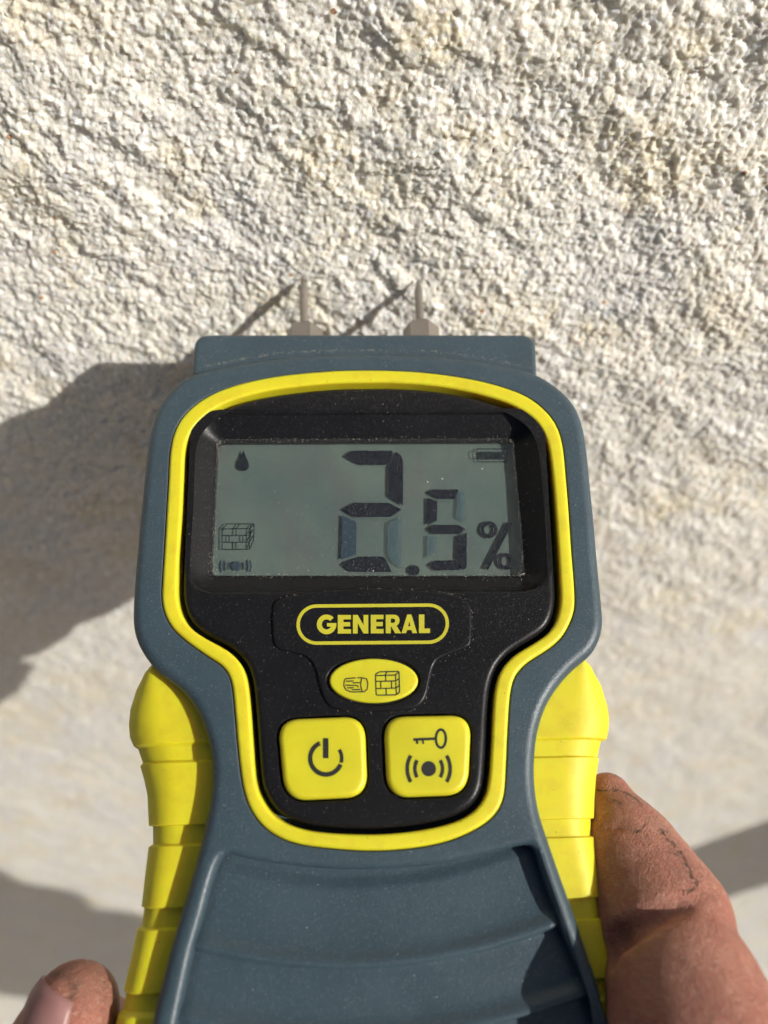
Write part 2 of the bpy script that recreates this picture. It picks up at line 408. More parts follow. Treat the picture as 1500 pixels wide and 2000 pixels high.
body_pts = np.vstack([P(body_px), np.array(low), P(body_px_r)])
body_loop = relax(ccw(spline(body_pts, .6)), 4)

ring_out_px = [(713,722),(642,724),(541,734),(458,752),(401,776),(361,808),(340,843),(331,884),(328,938),(324,1005),(320,1072),(316,1135),(315,1173),(322,1203),(338,1230),(366,1255),
 (404,1282),(433,1301),(449,1326),(455,1363),(461,1433),(468,1503),(475,1545),(491,1587),(521,1622),(568,1646),(633,1657),(727,1663),(820,1656),(890,1639),(946,1611),(974,1583),(986,1550),
 (990,1485),(993,1419),(998,1354),(1008,1319),(1032,1294),(1067,1272),(1095,1249),(1112,1222),(1123,1190),(1123,1150),(1117,1072),(1112,998),(1107,938),(1101,876),(1091,838),(1072,808),(1035,777),(985,756),(918,739),(834,727),(767,723)]
ring_in_px = [(713,748),(642,750),(541,761),(474,776),(428,794),(391,821),(371,848),(361,880),(358,938),(355,1005),(350,1072),(347,1139),(348,1173),(356,1203),(376,1230),(407,1250),
 (445,1271),(468,1293),(481,1321),(488,1373),(494,1457),(500,1527),(511,1559),(532,1590),(565,1611),(622,1625),(727,1630),(820,1622),(888,1606),(926,1585),(946,1559),(955,1527),
 (960,1457),(963,1391),(968,1342),(980,1307),(1005,1280),(1044,1256),(1072,1236),(1088,1210),(1095,1175),(1094,1140),(1090,1072),(1085,998),(1080,938),(1073,881),(1063,848),(1045,821),(1011,797),(968,779),(901,762),(834,752),(767,748)]
ro = relax(ccw(spline(P(ring_out_px), .5)), 4); ri = relax(ccw(spline(P(ring_in_px), .5)), 4)

# thumb rest pocket in the lower body
rest_l = spline(P([(433,1662),(412,1717),(393,1790),(372,1862),(350,1965)]), 1.0, False)
rest_r = spline(P([(1042,1646),(1062,1710),(1084,1772),(1102,1827),(1139,1907),(1166,1985)]), 1.0, False)
def extend(p, y):
    d = p[-1] - p[-6]; d /= abs(d[1]); return np.vstack([p, p[-1] + d * .6 * (p[-1][1] - y)])
rest_l, rest_r = extend(rest_l, YB - 36), extend(rest_r, YB - 36)
rest_top = spline(P([(433,1662),(482,1677),(587,1692),(722,1698),(863,1687),(955,1666),(1042,1646)]), 1.0, False)
pocket = np.vstack([rest_top, rest_r[1:], [((rest_l[-1] + rest_r[-1]) / 2) + np.array([0, -6])], rest_l[:0:-1]])
pocket = relax(resample(ccw(pocket), .6), 5)

body = plate('body_shell', body_loop, 0, -21, 1.7, GREY, meter, holes=[(ro, .22, -6), (pocket, .9, -4)], back_r=9, nf=6)
body['label'] = 'slate grey plastic housing'
hb = P([(377,735),(378,690)], -2.2).tolist()
head_pts = rrect(P([(379,651),(1046,651),(1052,790),(370,790)], -2.7), 2.6, 10, 10)
head = plate('pin_head', head_pts, -2.7, -15, .9, GREY, meter, back_r=1.5)

ring = plate('yellow_trim', offset(ro, .10), .28, -4.5, .55, YEL, meter, holes=[(ri, .45, None)])
ring['label'] = 'bright yellow trim ring around the black panel'

# black front panel with the screen recess and button wells
rec_out = rrect(P([(382,808),(1054,806),(1072,1152),(368,1154)]), 4.2)
rec_mid = rrect(P([(404,838),(1028,836),(1050,1146),(391,1146)], -1.6), 2.2)
rec_in = rrect(P([(424,857),(1003,855),(1028,1127),(411,1126)], -2.5), 1.2)
rec_in2 = rrect(P([(424,857),(1003,855),(1028,1127),(411,1126)], -2.5), 1.2)
power_c = P([(541,1405),(712,1398),(718,1556),(556,1564)], .7); alarm_c = P([(749,1399),(921,1396),(914,1552),(756,1558)], .7)
power_o, alarm_o = rrect(power_c, 2.9, 10, 4), rrect(alarm_c, 2.9, 10, 4)
def grow(lp, d): return offset(ccw(lp), -d)
panel_loop = offset(ri, .75)
panel = plate('front_panel', panel_loop, .1, -5.2, 1.0, BLACK, meter,
              holes=[(ccw(rec_out), .7, 0, [(ccw(rec_mid), -1.8), (ccw(rec_in), -2.75), (ccw(rec_in2), -4.4)]), (grow(power_o, .28), .3, -1.2), (grow(alarm_o, .28), .3, -1.2)])
panel['label'] = 'glossy black inner panel'

# badge plate, logo
badge_px = [(540,1174),(587,1161),(657,1153),(736,1151),(820,1154),(885,1163),(914,1177),(920,1193),(920,1254),(910,1266),(867,1283),(849,1296),(841,1320),(834,1354),(822,1376),(800,1386),
            (727,1391),(661,1387),(639,1375),(626,1349),(617,1312),(608,1293),(590,1280),(547,1269),(535,1257),(532,1223),(533,1188)]
badge_loop = relax(ccw(spline(P(badge_px), .4)), 2)
oval = ccw(P(circle(730, 1331, 86, 43, 56)))
badge = plate('badge_plate', badge_loop, .5, -.5, .38, BLACK, meter, holes=[(grow(oval, .42), .2, -.2)])
cap = lambda x0, x1, y0, y1, sk: [(x, y + sk * (x - 730)) for x, y in arc(x1 - (y1 - y0) / 2, (y0 + y1) / 2, (y1 - y0) / 2, (y1 - y0) / 2, -90, 90, 20) + arc(x0 + (y1 - y0) / 2, (y0 + y1) / 2, (y1 - y0) / 2, (y1 - y0) / 2, 90, 270, 20)]
flat('logo_border', [(P(cap(579, 877, 1179.5, 1258.5, -.008), .5), [P(cap(585.5, 870.5, 1186, 1252, -.008), .5)])], .525, .05, YPRINT, badge)
def arcu(cx, cy, r, a0, a1, n=18, ry=None): return [(cx + r * math.cos(math.radians(a)), cy + (ry or r) * math.sin(math.radians(a))) for a in np.linspace(a0, a1, n)]
Eg = [(0,0),(.66,0),(.66,.235),(.28,.235),(.28,.385),(.62,.385),(.62,.615),(.28,.615),(.28,.765),(.66,.765),(.66,1),(0,1)]
Gg = arcu(.51, .5, .51, 44, 356, 40, .53) + [(1.02,.57),(.53,.57),(.53,.385),(.72,.385)] + arcu(.51, .5, .25, -27, -318, 30, .27)
Ng = [(0,0),(.27,0),(.27,.56),(.60,0),(.87,0),(.87,1),(.60,1),(.60,.45),(.27,1),(0,1)]
Rg = [(0,0),(.28,0),(.28,.36),(.31,.36),(.52,0),(.86,0),(.60,.40)] + arcu(.46, .69, .31, -62, 90, 16) + [(0,1)]
Rh = [(.28,.56),(.40,.56)] + arcu(.41, .675, .115, -90, 90, 10) + [(.40,.79),(.28,.79)]
Ag = [(0,0),(.30,0),(.37,.17),(.67,.17),(.74,0),(1.04,0),(.66,1),(.38,1)]; Ah = [(.44,.37),(.60,.37),(.52,.63)]
Lg = [(0,0),(.57,0),(.57,.245),(.28,.245),(.28,1),(0,1)]
word = [(Gg, [], 1.02, 245, 404), (Eg, [], .66, 416, 523), (Ng, [], .87, 539, 664), (Eg, [], .66, 684, 788), (Rg, [Rh], .86, 806, 932), (Ag, [Ah], 1.04, 934, 1061), (Lg, [], .57, 1076, 1166)]
def glyph(g, w_, x0, x1): return P([(560 + (x0 + (x1 - x0) * gx / w_) / 4.1667, 1160 + (321 - 151 * gy - .006 * (x0 - 700)) / 4.1667) for gx, gy in g], .5)
flat('logo_lettering', [(glyph(g, w_, a, b), [glyph(h, w_, a, b) for h in hs]) for g, hs, w_, a, b in word], .525, .05, YPRINT, badge)

# buttons
def button(loop, zt, r, label):
    b = plate('button', loop, zt, -1.0, r, YBTN, meter, nf=6); b['label'] = label; return b
ob = button(oval, .85, .35, 'oval yellow material button with log and brick icons')
pb = button(power_o, .95, .85, 'square yellow power button'); ab = button(alarm_o, .95, .85, 'square yellow button with key and alarm icons')
Z5 = lambda pts, Z: P([(560 + x / 4.1667, 1160 + y / 4.1667) for x, y in pts], Z)
Z3 = lambda pts, Z: P([(400 + x / 2.143, 1130 + y / 2.143) for x, y in pts], Z)
lw_ = .17
log_ = [[(478,690),(560,683)],[(575,683),(610,682),(650,690),(660,730),(655,775),(630,796),(520,798),(480,780),(464,745),(468,705),(480,690)],[(610,684),(600,735),(612,790)],
        [(480,712),(545,708)],[(535,724),(595,722)],[(476,742),(580,746),(580,762)],[(490,765),(545,764)],[(530,780),(600,778)]]
brick_ = [[(722,655),(752,634),(914,630),(918,800),(890,822),(728,824),(722,655)],[(722,665),(885,660),(914,632)],[(885,662),(892,820)],[(726,712),(888,708)],[(728,770),(890,766)],
          [(815,635),(800,662)],[(805,664),(806,710)],[(765,712),(766,768)],[(852,710),(854,766)],[(808,768),(810,822)],[(888,708),(916,688)],[(890,766),(917,745)]]
flat('button_icon', [stroke(resample(Z5(s_, .85), .25, False), lw_) for s_ in log_ + brick_], .87, .05, INK, ob)
flat('button_icon', [stroke(Z3(arc(507, 752, 66, 68, 112, 338, 40), .95), .62), stroke(Z3(arc(507, 752, 66, 68, 344, 392, 10), .95), .50), stroke(Z3([(506, 668), (506, 700), (506, 752)], .95), .78)], .97, .05, INK, pb)
key = [stroke(Z3(arc(988, 670, 21, 38, 0, 351, 36), .95), .36, True), stroke(Z3([(872, 674), (920, 672), (965, 670)], .95), .36), stroke(Z3([(888, 676), (889, 692)], .95), .34), stroke(Z3([(912, 676), (914, 692)], .95), .26)]
snd = [(Z3(circle(937, 796, 31, 32, 28), .95), [])] + [stroke(Z3(arc(937, 796, rr_, rr_ * 1.1, a_ - 34, a_ + 34, 12), .95), w2) for rr_, w2 in ((58, .5), (90, .52)) for a_ in (0, 180)]
flat('button_icon', key + snd, .97, .05, INK, ab)

# display
for m_ in (LCDINK, LCDMID, LCDTHIN, LCDGHOST): m_.set(spec=.05)
LCDINK.set(col=(.006, .009, .018)); LCDTHIN.set(col=(.010, .017, .022)); LCDMID.set(col=(.030, .052, .078))
for m_ in (LCDINK, LCDMID, LCDTHIN): m_.b.inputs['Alpha'].default_value = .93
LCDGHOST.b.inputs['Alpha'].default_value = .38
ZS, ZB, ZG = -3.55, -4.05, -2.45
disp = plate('display', grow(rrect(P([(428,869),(1003,867),(1026,1124),(413,1124)], ZB), .6), .0), ZB, -4.35, .05, LCD, meter)
disp['label'] = 'grey-green liquid crystal display reading 2.5 percent'
plate('cover_glass', grow(rrect(P([(424,857),(1003,855),(1028,1127),(411,1126)], -2.5), 1.2), -.06), ZG, -2.62, .05, GLASS, meter)
Q2 = lambda pts: P([(640 + x / 3.571, 840 + y / 3.571) for x, y in pts], ZS)
Q1 = lambda pts: P([(400 + x / 4.6875, 830 + y / 4.6875) for x, y in pts], ZS)
segs = [
 ([(120,185),(135,166),(160,150),(190,143),(450,143),(412,243),(235,241),(190,225)], LCDINK), ([(472,150),(500,166),(518,188),(527,215),(525,525),(425,463),(425,270)], LCDINK),
 ([(105,555),(190,507),(430,507),(515,555),(440,605),(190,607)], LCDINK), ([(102,592),(190,635),(202,660),(197,872),(93,902)], LCDMID),
 ([(100,938),(130,918),(240,882),(385,882),(402,895),(447,990),(170,989),(125,965)], LCDINK), ([(420,650),(515,605),(515,965),(455,930),(415,860)], LCDGHOST),
 ([(700,440),(715,424),(740,414),(912,413),(888,480),(770,479)], LCDINK), ([(695,470),(765,497),(762,632),(695,662)], LCDINK),
 ([(700,690),(735,661),(910,660),(962,690),(918,725),(735,726)], LCDINK), ([(902,748),(970,716),(970,950),(958,968),(938,973),(900,900)], LCDINK),
 ([(710,942),(750,912),(888,908),(921,976),(745,979)], LCDINK), ([(905,440),(935,425),(958,440),(962,640),(895,615)], LCDGHOST), ([(692,735),(760,745),(752,860),(692,890)], LCDGHOST)]
for pts, mt in segs: flat('digit_segment', [(Q2(pts), [])], ZS, .03, mt, disp)
flat('decimal_point', [(Q2(circle(605, 978, 36)), [])], ZS, .03, LCDINK, disp)
flat('percent_sign', [(Q2(circle(1125, 695, 59)), [Q2(circle(1125, 695, 34))]), (Q2([(1255,638),(1290,650),(1120,975),(1090,963)]), []), (Q2(circle(1245, 916, 58)), [Q2(circle(1245, 916, 34))])], ZS, .03, LCDINK, disp)
flat('battery_symbol', [stroke(resample(Q2([(1045,130),(1255,130),(1255,220),(1045,220),(1043,200),(1012,195),(1012,150),(1043,146),(1045,130)]), .2, False), .12), (Q2([(1062,150),(1152,150),(1152,204),(1062,204)]), []), (Q2([(1175,150),(1240,150),(1240,204),(1175,204)]), [])], ZS, .03, LCDTHIN, disp)
flat('drop_symbol', [(Q1([(353,232)] + [(353 + 52 * math.sin(math.radians(a)), 368 - 52 * math.cos(math.radians(a))) for a in range(62, 300, 12)]), [])], ZS, .03, LCDINK, disp)
bk_ = [[(158,952),(408,948),(408,1138),(158,1140),(158,952)],[(160,950),(202,905),(450,905),(446,1055),(408,1138)],[(408,948),(450,906)],[(162,1012),(408,1010)],[(162,1075),(408,1073)],[(318,906),(285,950)],[(285,952),(285,1010)],[(222,1014),(222,1074)],[(348,1012),(348,1073)],[(283,1076),(283,1138)],[(408,1010),(446,955)],[(408,1073),(446,1005)]]
flat('brick_symbol', [stroke(resample(Q1(s_), .3, False), .16) for s_ in bk_], ZS, .03, LCDTHIN, disp)
flat('alarm_symbol', [(Q1(circle(293, 1292, 44)), [])] + [stroke(Q1(arc(293, 1292, rr_, rr_, a_ - 24, a_ + 24, 8)), .3) for rr_ in (85, 128) for a_ in (0, 180)], ZS, .03, LCDMID, disp)

# thumb rest: overlapping curved scales
def thumb_rest():
    bm = bmesh.new(); nu, nv = 48, 170; rows = []
    lp = resample(rest_l, 1, False, 400); rp = resample(rest_r, 1, False, 400)
    def at(p, y): return p[np.argmin(np.abs(p[:, 1] - y))]
    y_top = (rest_top[0][1] + rest_top[-1][1]) / 2; lip = [y_top, L(735, 1848)[1], L(735, 1990)[1], L(735, 2105)[1], L(735, 2190)[1]]
    yend = YB - 34
    for j in range(nv):
        y0 = y_top + 1.0 + (yend - y_top - 1.0) * j / (nv - 1)
        row = []
        for i in range(nu):
            s_ = i / (nu - 1); a, b = at(lp, y0 - .8), at(rp, y0 + .8)
            x = a[0] + (b[0] - a[0]) * s_; x = (a[0] + b[0]) / 2 + (x - (a[0] + b[0]) / 2) * 1.03
            e_ = 2 * s_ - 1; y = y0 - 3.7 * (1 - e_ * e_) + 1.1 * e_ * .7
            k = max(q_ for q_ in range(len(lip)) if y0 <= lip[q_] + 1.05)
            nxt = lip[k + 1] if k + 1 < len(lip) else lip[k] - 9
            t = min(1, max(0, (lip[k] - y0) / (lip[k] - nxt)))
            z = -2.55 + .15 * t + 1.35 * max(0, (t - .35) / .65) ** 2.2
            tail = (y0 - nxt)                                   # mm above the lip: round the nose over
            if tail < 1.5: z -= 1.5 * (1 - math.sqrt(max(0, 1 - (1 - max(tail, 0) / 1.5) ** 2)))
            z += .55 * math.exp(-((tail - 1.8) / .9) ** 2)
            side_ = max(0, abs(e_) - .955) / .045; z -= .55 * side_ ** 2
            if k == 0 and t < .12: z -= .5 * (1 - t / .12)
            row.append(bm.verts.new((x, y, z)))
        rows.append(row)
    for a, b in zip(rows, rows[1:]):
        for i in range(nu - 1): bm.faces.new((a[i], b[i], b[i + 1], a[i + 1]))
    o = from_bm('thumb_rest', bm, GREY, meter, wn=False); o['label'] = 'curved ridges of the recessed grey thumb rest'
    return o
thumb_rest()

# crumbs of stone dust caught in the seams of the case
def dust():
    bm = bmesh.new(); r = random.Random(9)
    def grain(x, y, z, d):
        vs = [bm.verts.new((x + a * d * r.uniform(.6, 1.3), y + b * d * r.uniform(.6, 1.3), z + c * d)) for a, b, c in ((1, 0, 0), (0, 1, 0), (-1, 0, 0), (0, -1, 0), (0, 0, .8))]
        for i in range(4): bm.faces.new((vs[i], vs[(i + 1) % 4], vs[4]))
    def along(lp, n, z, spread, size=(.03, .075)):
        lp = np.asarray(lp)
        for _ in range(n):
            p = lp[r.randrange(len(lp))] + np.array([r.gauss(0, spread), r.gauss(0, spread)]); grain(p[0], p[1], z, r.uniform(*size))
    g = offset(ccw(rrect(P([(424,857),(1003,855),(1028,1127),(411,1126)], -2.5), 1.2, 8, 60)), .25)
    along(g, 420, -2.44, .16)
    along(g[g[:, 1] < np.percentile(g[:, 1], 35)], 200, -2.44, .5); along(g[g[:, 1] > np.percentile(g[:, 1], 70)], 130, -2.44, .3)
    arch = spline(P([(392,718),(480,700),(560,689),(630,685),(713,684),(800,685),(870,689),(950,700),(1034,718)], -2.7), .3, False)
    along(arch, 330, -2.69, .14); along(arch + np.array([0, 1.2]), 60, -2.69, 1.0)
    along(resample(offset(badge_loop, -.12), .3), 110, .11, .10)
    along(resample(panel_loop, .4), 90, .12, 1.6, (.025, .05))
    o = from_bm('dust_grains', bm, DUST, meter, wn=False, smooth=False, recalc=False); o['kind'] = 'stuff'; o['label'] = 'pale stone dust in the seams'
DUST = Mat('stone_dust', (.50, .46, .38), .9, .2)
dust()

# yellow side grips, stepped bands
def grip(inner_px, outer_px, side):
    """outer_px: (x, y, level) down the silhouette; level 1 raised band, 0 groove"""
    ZO = -8.5
    inn = P(inner_px, -3.0); inn = inn[np.argsort(-inn[:, 1])]
    st = []
    for x, y, lv in outer_px: X, Y, _ = L(x, y, ZO); st.append((Y, X, lv))
    yl = st[-1][0]; xl = st[-1][1]
    for k in range(1, 10): st.append((yl - 4.2 * k + (0.02 if k % 2 == 0 else 0), xl + side * (.3 - .25 * k), k % 2))
    bm = bmesh.new(); prev = None; first = None
    dense = []
    for (y0, x0_, l0), (y1, x1_, l1) in zip(st, st[1:]):
        n = max(1, int(abs(y1 - y0) / .7)) if l0 == l1 else 1
        for t in np.linspace(0, 1, n, endpoint=False): dense.append((y0 + (y1 - y0) * t, x0_ + (x1_ - x0_) * t, l0 + (l1 - l0) * t))
    dense.append(st[-1])
    for y, xo, lv in dense:
        xi = np.interp(-y, -inn[:, 1], inn[:, 0]) - side * 2.2
        drop = 0 if lv > .5 else .55
        prof = [(xi, -2.6 - drop)]
        wd = abs(xo - xi); zf = -3.0 - drop; cx = .55
        prof = [(xi - side * 1.5, zf)] + [(xi + (xo - xi) * f_, zf) for f_ in (.12, .25, .38, .47)]
        for a in np.linspace(0, math.pi / 2, 9): prof.append((xi + (xo - xi) * (cx + (1 - cx) * math.sin(a)), zf + (ZO - zf) * (1 - math.cos(a)) ** 1.0))
        prof += [(xo - side * .25, -10), (xo - side * .9, -12), (xo - side * 2.0, -14), (xo - side * 3.6, -16 + drop), (xo - side * 5.6, -17.6 + drop), (xi - side * 1.5, -18.6 + drop)]
        rg = [bm.verts.new((px_, y, z_)) for px_, z_ in prof]
        if prev:
            for i in range(len(rg) - 1): bm.faces.new((prev[i], prev[i + 1], rg[i + 1], rg[i]))
            bm.faces.new((prev[-1], prev[0], rg[0], rg[-1]))
        else: bm.faces.new(rg)
        prev = rg
    bm.faces.new(prev[::-1])
    o = from_bm('side_grip', bm, YEL, meter, wn=False); o.data.set_sharp_from_angle(angle=math.radians(34)); return o
gl_px = [(310,1306,1),(300,1313,1),(288,1323,1),(270,1352,1),(257,1388,1),(254,1417,1),(256,1442,1),(264,1460,1),(272,1465,0),(281,1492,0),(276,1498,1),(284,1525,1),(290,1554,1),(293,1613,1),(301,1615,0),(301,1649,0),
         (293,1654,1),(288,1694,1),(280,1768,1),(285,1771,0),(280,1806,0),(272,1811,1),(259,1874,1),(247,1928,1),(251,1933,0),(247,1964,0),(236,1975,1),(229,2002,1)]
gr_px = [(1128,1298,1),(1140,1302,1),(1152,1312,1),(1172,1344,1),(1184,1380,1),(1188,1408,1),(1186,1432,1),(1182,1446,1),(1172,1450,0),(1165,1480,0),(1168,1484,1),(1162,1520,1),(1159,1560,1),(1158,1598,1),(1152,1600,0),(1152,1632,0),
         (1159,1635,1),(1166,1680,1),(1174,1746,1),(1171,1750,0),(1176,1786,0),(1182,1789,1),(1194,1840,1),(1205,1896,1),(1202,1900,0),(1208,1932,0),(1216,1940,1),(1228,2002,1)]
gl_ = grip(body_px[15:], gl_px, -1); gr_ = grip(body_px_r[:15], gr_px, 1)

# pins and hex nuts on the head
ytop = L(713, 651, -2.7)[1]
for tip, nx_ in ((TIPL, 596), (TIPR, 822)):
    base_ = L(nx_, 640, PIN_Z); bx, by = base_[0], ytop
    ax = np.array([tip[0] - bx, tip[1] - by]); ln = np.hypot(*ax); ax /= ln; pr = np.array([ax[1], -ax[0]])
    def lathe(name, prof, n, mat, parent, rot=0.0, smooth=True):
        bm = bmesh.new(); rings = []
        for d, r_ in prof:
            rings.append([bm.verts.new((bx + ax[0] * d + pr[0] * r_ * math.cos(a), by + ax[1] * d + pr[1] * r_ * math.cos(a), PIN_Z + r_ * math.sin(a))) for a in [rot + 2 * math.pi * k / n for k in range(n)]])
        for a, b in zip(rings, rings[1:]):
            for i in range(n): bm.faces.new((a[i], a[(i + 1) % n], b[(i + 1) % n], b[i]))
        bm.faces.new(rings[0]); bm.faces.new(rings[-1][::-1])
        return from_bm(name, bm, mat, parent, wn=smooth, smooth=smooth)
    pin = lathe('probe_pin', [(-.5, .76), (ln - 2.6, .74), (ln - 2.0, .64), (ln - .2, .13), (ln, .04)], 20, STEEL, meter)
    lathe('hex_nut', [(-.5, 3.2), (2.75, 3.2), (3.45, 2.5), (3.5, 1.0)], 6, STEEL, pin, math.radians(8), False)

# ------------------------------------------------------------------ the hand (signed distance field -> one skin)
def hand_parts():
    T = lambda x, y, z: np.array(L(x, y, z))
    t0, t1, t2 = T(1186, 1558, -13), T(1228, 1680, -10.5), T(1290, 1798, -7)
    t3, t4 = T(1332, 1918, -1.0), T(1374, 2070, 1)
    mcp, cmc = np.array([40., -98, -6]), np.array([32., -128, -38])
    wr, el_ = np.array([40., -148, -50]), np.array([64., -156, -53])
    prim = [  # a, b, ra, rb, blend
        (t0, t1, 3.7, 7.3, 1), (t1, t2, 7.3, 9.0, 4), (t2, t2 + (t3 - t2) * .5, 9.0, 8.4, 3), (t3, t4, 9.4, 9.8, 1.0),
        (t4, mcp, 9.8, 11.5, 6), (mcp, cmc, 11.5, 15, 8), (cmc, wr, 15, 20, 10)]
    i0 = T(150, 1925, -7); i1 = np.array([-43., -78, -26]); i2 = np.array([-44., -84, -42]); i3 = np.array([-2., -100, -46])
    prim += [(T(147, 1966, -8.0), T(116, 2070, -9), 5.7, 6.8, 3), (T(116, 2070, -9), i1, 6.8, 7.6, 4), (i1, i2, 8.2, 9, 4), (i2, i3, 9, 11, 5)]
    for k, (dy, sc) in enumerate(((-22, 1.05), (-42, 1.0), (-60, .85))):
        a = np.array([-36., -72 + dy, -4]); b = np.array([-50., -76 + dy, -20]); c = np.array([-45., -84 + dy, -43]); d = np.array([-2. + 4 * k, -98 + dy, -47])
        prim += [(a, b, 6.6 * sc, 7.8 * sc, 1.5), (b, c, 7.8 * sc, 8.8 * sc, 3), (c, d, 8.8 * sc, 10.5 * sc, 4)]
        prim += [(d, wr + np.array([-8 - 6 * k, 0, 0]), 11 * sc, 18, 10)]
    prim += [(i3, cmc, 11.5, 16, 10), (i3, wr, 12, 18, 12), (wr, el_, 22, 24, 12)]
    return prim
VOX = .7
lo_, hi_ = np.array([-72., -200, -88]), np.array([88., -30, 26])
dims = np.ceil((hi_ - lo_) / VOX).astype(int)
F = np.full(dims, 50., np.float32)
axs = [lo_[k] + VOX * np.arange(dims[k]) for k in range(3)]
for a, b, ra, rb, kk in hand_parts():
    mg = max(ra, rb) + kk + 4
    i0_ = np.clip(((np.minimum(a, b) - mg - lo_) / VOX).astype(int), 0, dims); i1_ = np.clip(((np.maximum(a, b) + mg - lo_) / VOX).astype(int) + 1, 0, dims)
    if (i1_ <= i0_).any(): continue
    sl = tuple(slice(i0_[k], i1_[k]) for k in range(3))
    X_, Y_, Z_ = np.meshgrid(*[axs[k][sl[k]] for k in range(3)], indexing='ij')
    ab = b - a; t = np.clip(((X_ - a[0]) * ab[0] + (Y_ - a[1]) * ab[1] + (Z_ - a[2]) * ab[2]) / (ab @ ab), 0, 1)
    d = np.sqrt((X_ - a[0] - ab[0] * t) ** 2 + (Y_ - a[1] - ab[1] * t) ** 2 + (Z_ - a[2] - ab[2] * t) ** 2) - (ra + (rb - ra) * t)
    f0 = F[sl]; h = np.clip(.5 + .5 * (f0 - d) / kk, 0, 1)
    F[sl] = f0 + (d - f0) * h - kk * h * (1 - h)
F[0], F[-1], F[:, 0], F[:, -1], F[:, :, 0], F[:, :, -1] = 1, 1, 1, 1, 1, 1
# the fold under the thumb joint and a few finger creases, pressed into the skin
def march(px, py):
    o = np.array(c2m((0, 0, 0))); d = np.array(c2m(ray(px, py) * 100)) - o; d /= np.linalg.norm(d)
    t = np.arange(60, 160, .1); pt = o + d * t[:, None]; ix = np.round((pt - lo_) / VOX).astype(int)
    ok = ((ix >= 0) & (ix < dims)).all(1); v = np.where(ok, F[tuple(np.clip(ix, 0, dims - 1).T)], 9)
    k = np.argmax(v < 0); return pt[k] if v[k] < 0 else None
def press(pts, r0, r1, kk, lift=0.0):
    q_ = [march(x, y) for x, y in pts]; q_ = [p for p in q_ if p is not None]; n = len(q_) - 1
    for m, (a, b) in enumerate(zip(q_, q_[1:])):
        a, b = a + np.array([0, 0, lift]), b + np.array([0, 0, lift])
        ra, rb = r0 + (r1 - r0) * m / n, r0 + (r1 - r0) * (m + 1) / n; mg = max(ra, rb) + kk + 2
        j0 = np.clip(((np.minimum(a, b) - mg - lo_) / VOX).astype(int), 0, dims); j1 = np.clip(((np.maximum(a, b) + mg - lo_) / VOX).astype(int) + 1, 0, dims)
        sl = tuple(slice(j0[k], j1[k]) for k in range(3)); X_, Y_, Z_ = np.meshgrid(*[axs[k][sl[k]] for k in range(3)], indexing='ij')
        ab = b - a; t = np.clip(((X_ - a[0]) * ab[0] + (Y_ - a[1]) * ab[1] + (Z_ - a[2]) * ab[2]) / (ab @ ab), 0, 1)
        d = np.sqrt((X_ - a[0] - ab[0] * t) ** 2 + (Y_ - a[1] - ab[1] * t) ** 2 + (Z_ - a[2] - ab[2] * t) ** 2) - (ra + (rb - ra) * t)
        f0 = F[sl]; h = np.clip(.5 - .5 * (f0 + d) / kk, 0, 1); F[sl] = f0 + (-d - f0) * h + kk * h * (1 - h)
press([(1190,1862),(1204,1838),(1226,1818),(1255,1800),(1290,1783),(1330,1765),(1362,1748),(1392,1733)], 1.9, .4, 1.4, .2)
press([(1172,1622),(1210,1616),(1250,1628)], .3, .3, .9, .1)
def surface_nets(F):
    ins = F < 0; act = np.zeros(np.array(F.shape) - 1, bool)
    c = [ins[a:F.shape[0] - 1 + a, b:F.shape[1] - 1 + b, d:F.shape[2] - 1 + d] for a in (0, 1) for b in (0, 1) for d in (0, 1)]
    sm = sum(x.astype(np.int8) for x in c); act = (sm > 0) & (sm < 8)
    ijk = np.argwhere(act); acc = np.zeros((len(ijk), 3)); cnt = np.zeros(len(ijk))
    cor = [(a, b, d) for a in (0, 1) for b in (0, 1) for d in (0, 1)]
    for m, p in enumerate(cor):
        for q_ in cor[m + 1:]:
            if sum(abs(p[k] - q_[k]) for k in range(3)) != 1: continue
            fa = F[tuple((ijk + p).T)]; fb = F[tuple((ijk + q_).T)]; s_ = (fa < 0) != (fb < 0)
            t = np.where(s_, fa / np.where(s_, fa - fb, 1), 0)
            acc += np.where(s_[:, None], np.array(p) + t[:, None] * (np.array(q_) - np.array(p)), 0); cnt += s_
    V = (ijk + acc / cnt[:, None]); vid = np.full(act.shape, -1); vid[act] = np.arange(len(ijk)); Q = []
    for ax_ in range(3):
        u_, v_ = (ax_ + 1) % 3, (ax_ + 2) % 3
        s0 = [slice(None)] * 3; s1 = [slice(None)] * 3; s0[ax_] = slice(0, -1); s1[ax_] = slice(1, None)
        ch = np.argwhere(ins[tuple(s0)] != ins[tuple(s1)]); ch = ch[(ch[:, u_] > 0) & (ch[:, v_] > 0) & (ch[:, u_] < F.shape[u_] - 1) & (ch[:, v_] < F.shape[v_] - 1)]
        eu = np.eye(3, dtype=int)[u_]; ev = np.eye(3, dtype=int)[v_]
        qd = np.stack([vid[tuple((ch - eu - ev).T)], vid[tuple((ch - ev).T)], vid[tuple(ch.T)], vid[tuple((ch - eu).T)]], 1)
        fl = ~ins[tuple(ch.T)]; qd[fl] = qd[fl][:, ::-1]; Q.append(qd)
    return V, np.vstack(Q)
HV, HQ = surface_nets(F)
HV = lo_ + HV * VOX
hme = bpy.data.meshes.new('hand'); hme.from_pydata((HV * MM).tolist(), [], HQ.tolist()); hme.validate()
SKIN = Mat('weathered_skin', (.37, .145, .100), .5, .4)
SK = SKIN
SK.over(SK.ramp(SK.noise(9, 4, .6), [(.35, 0.), (.7, .8)]), (.45, .205, .145))
SK.over(SK.ramp(SK.noise(5, 3, .6, SK.mapped(loc=(.3, .1, 0))), [(.5, 0.), (.75, .7)]), (.33, .095, .075))
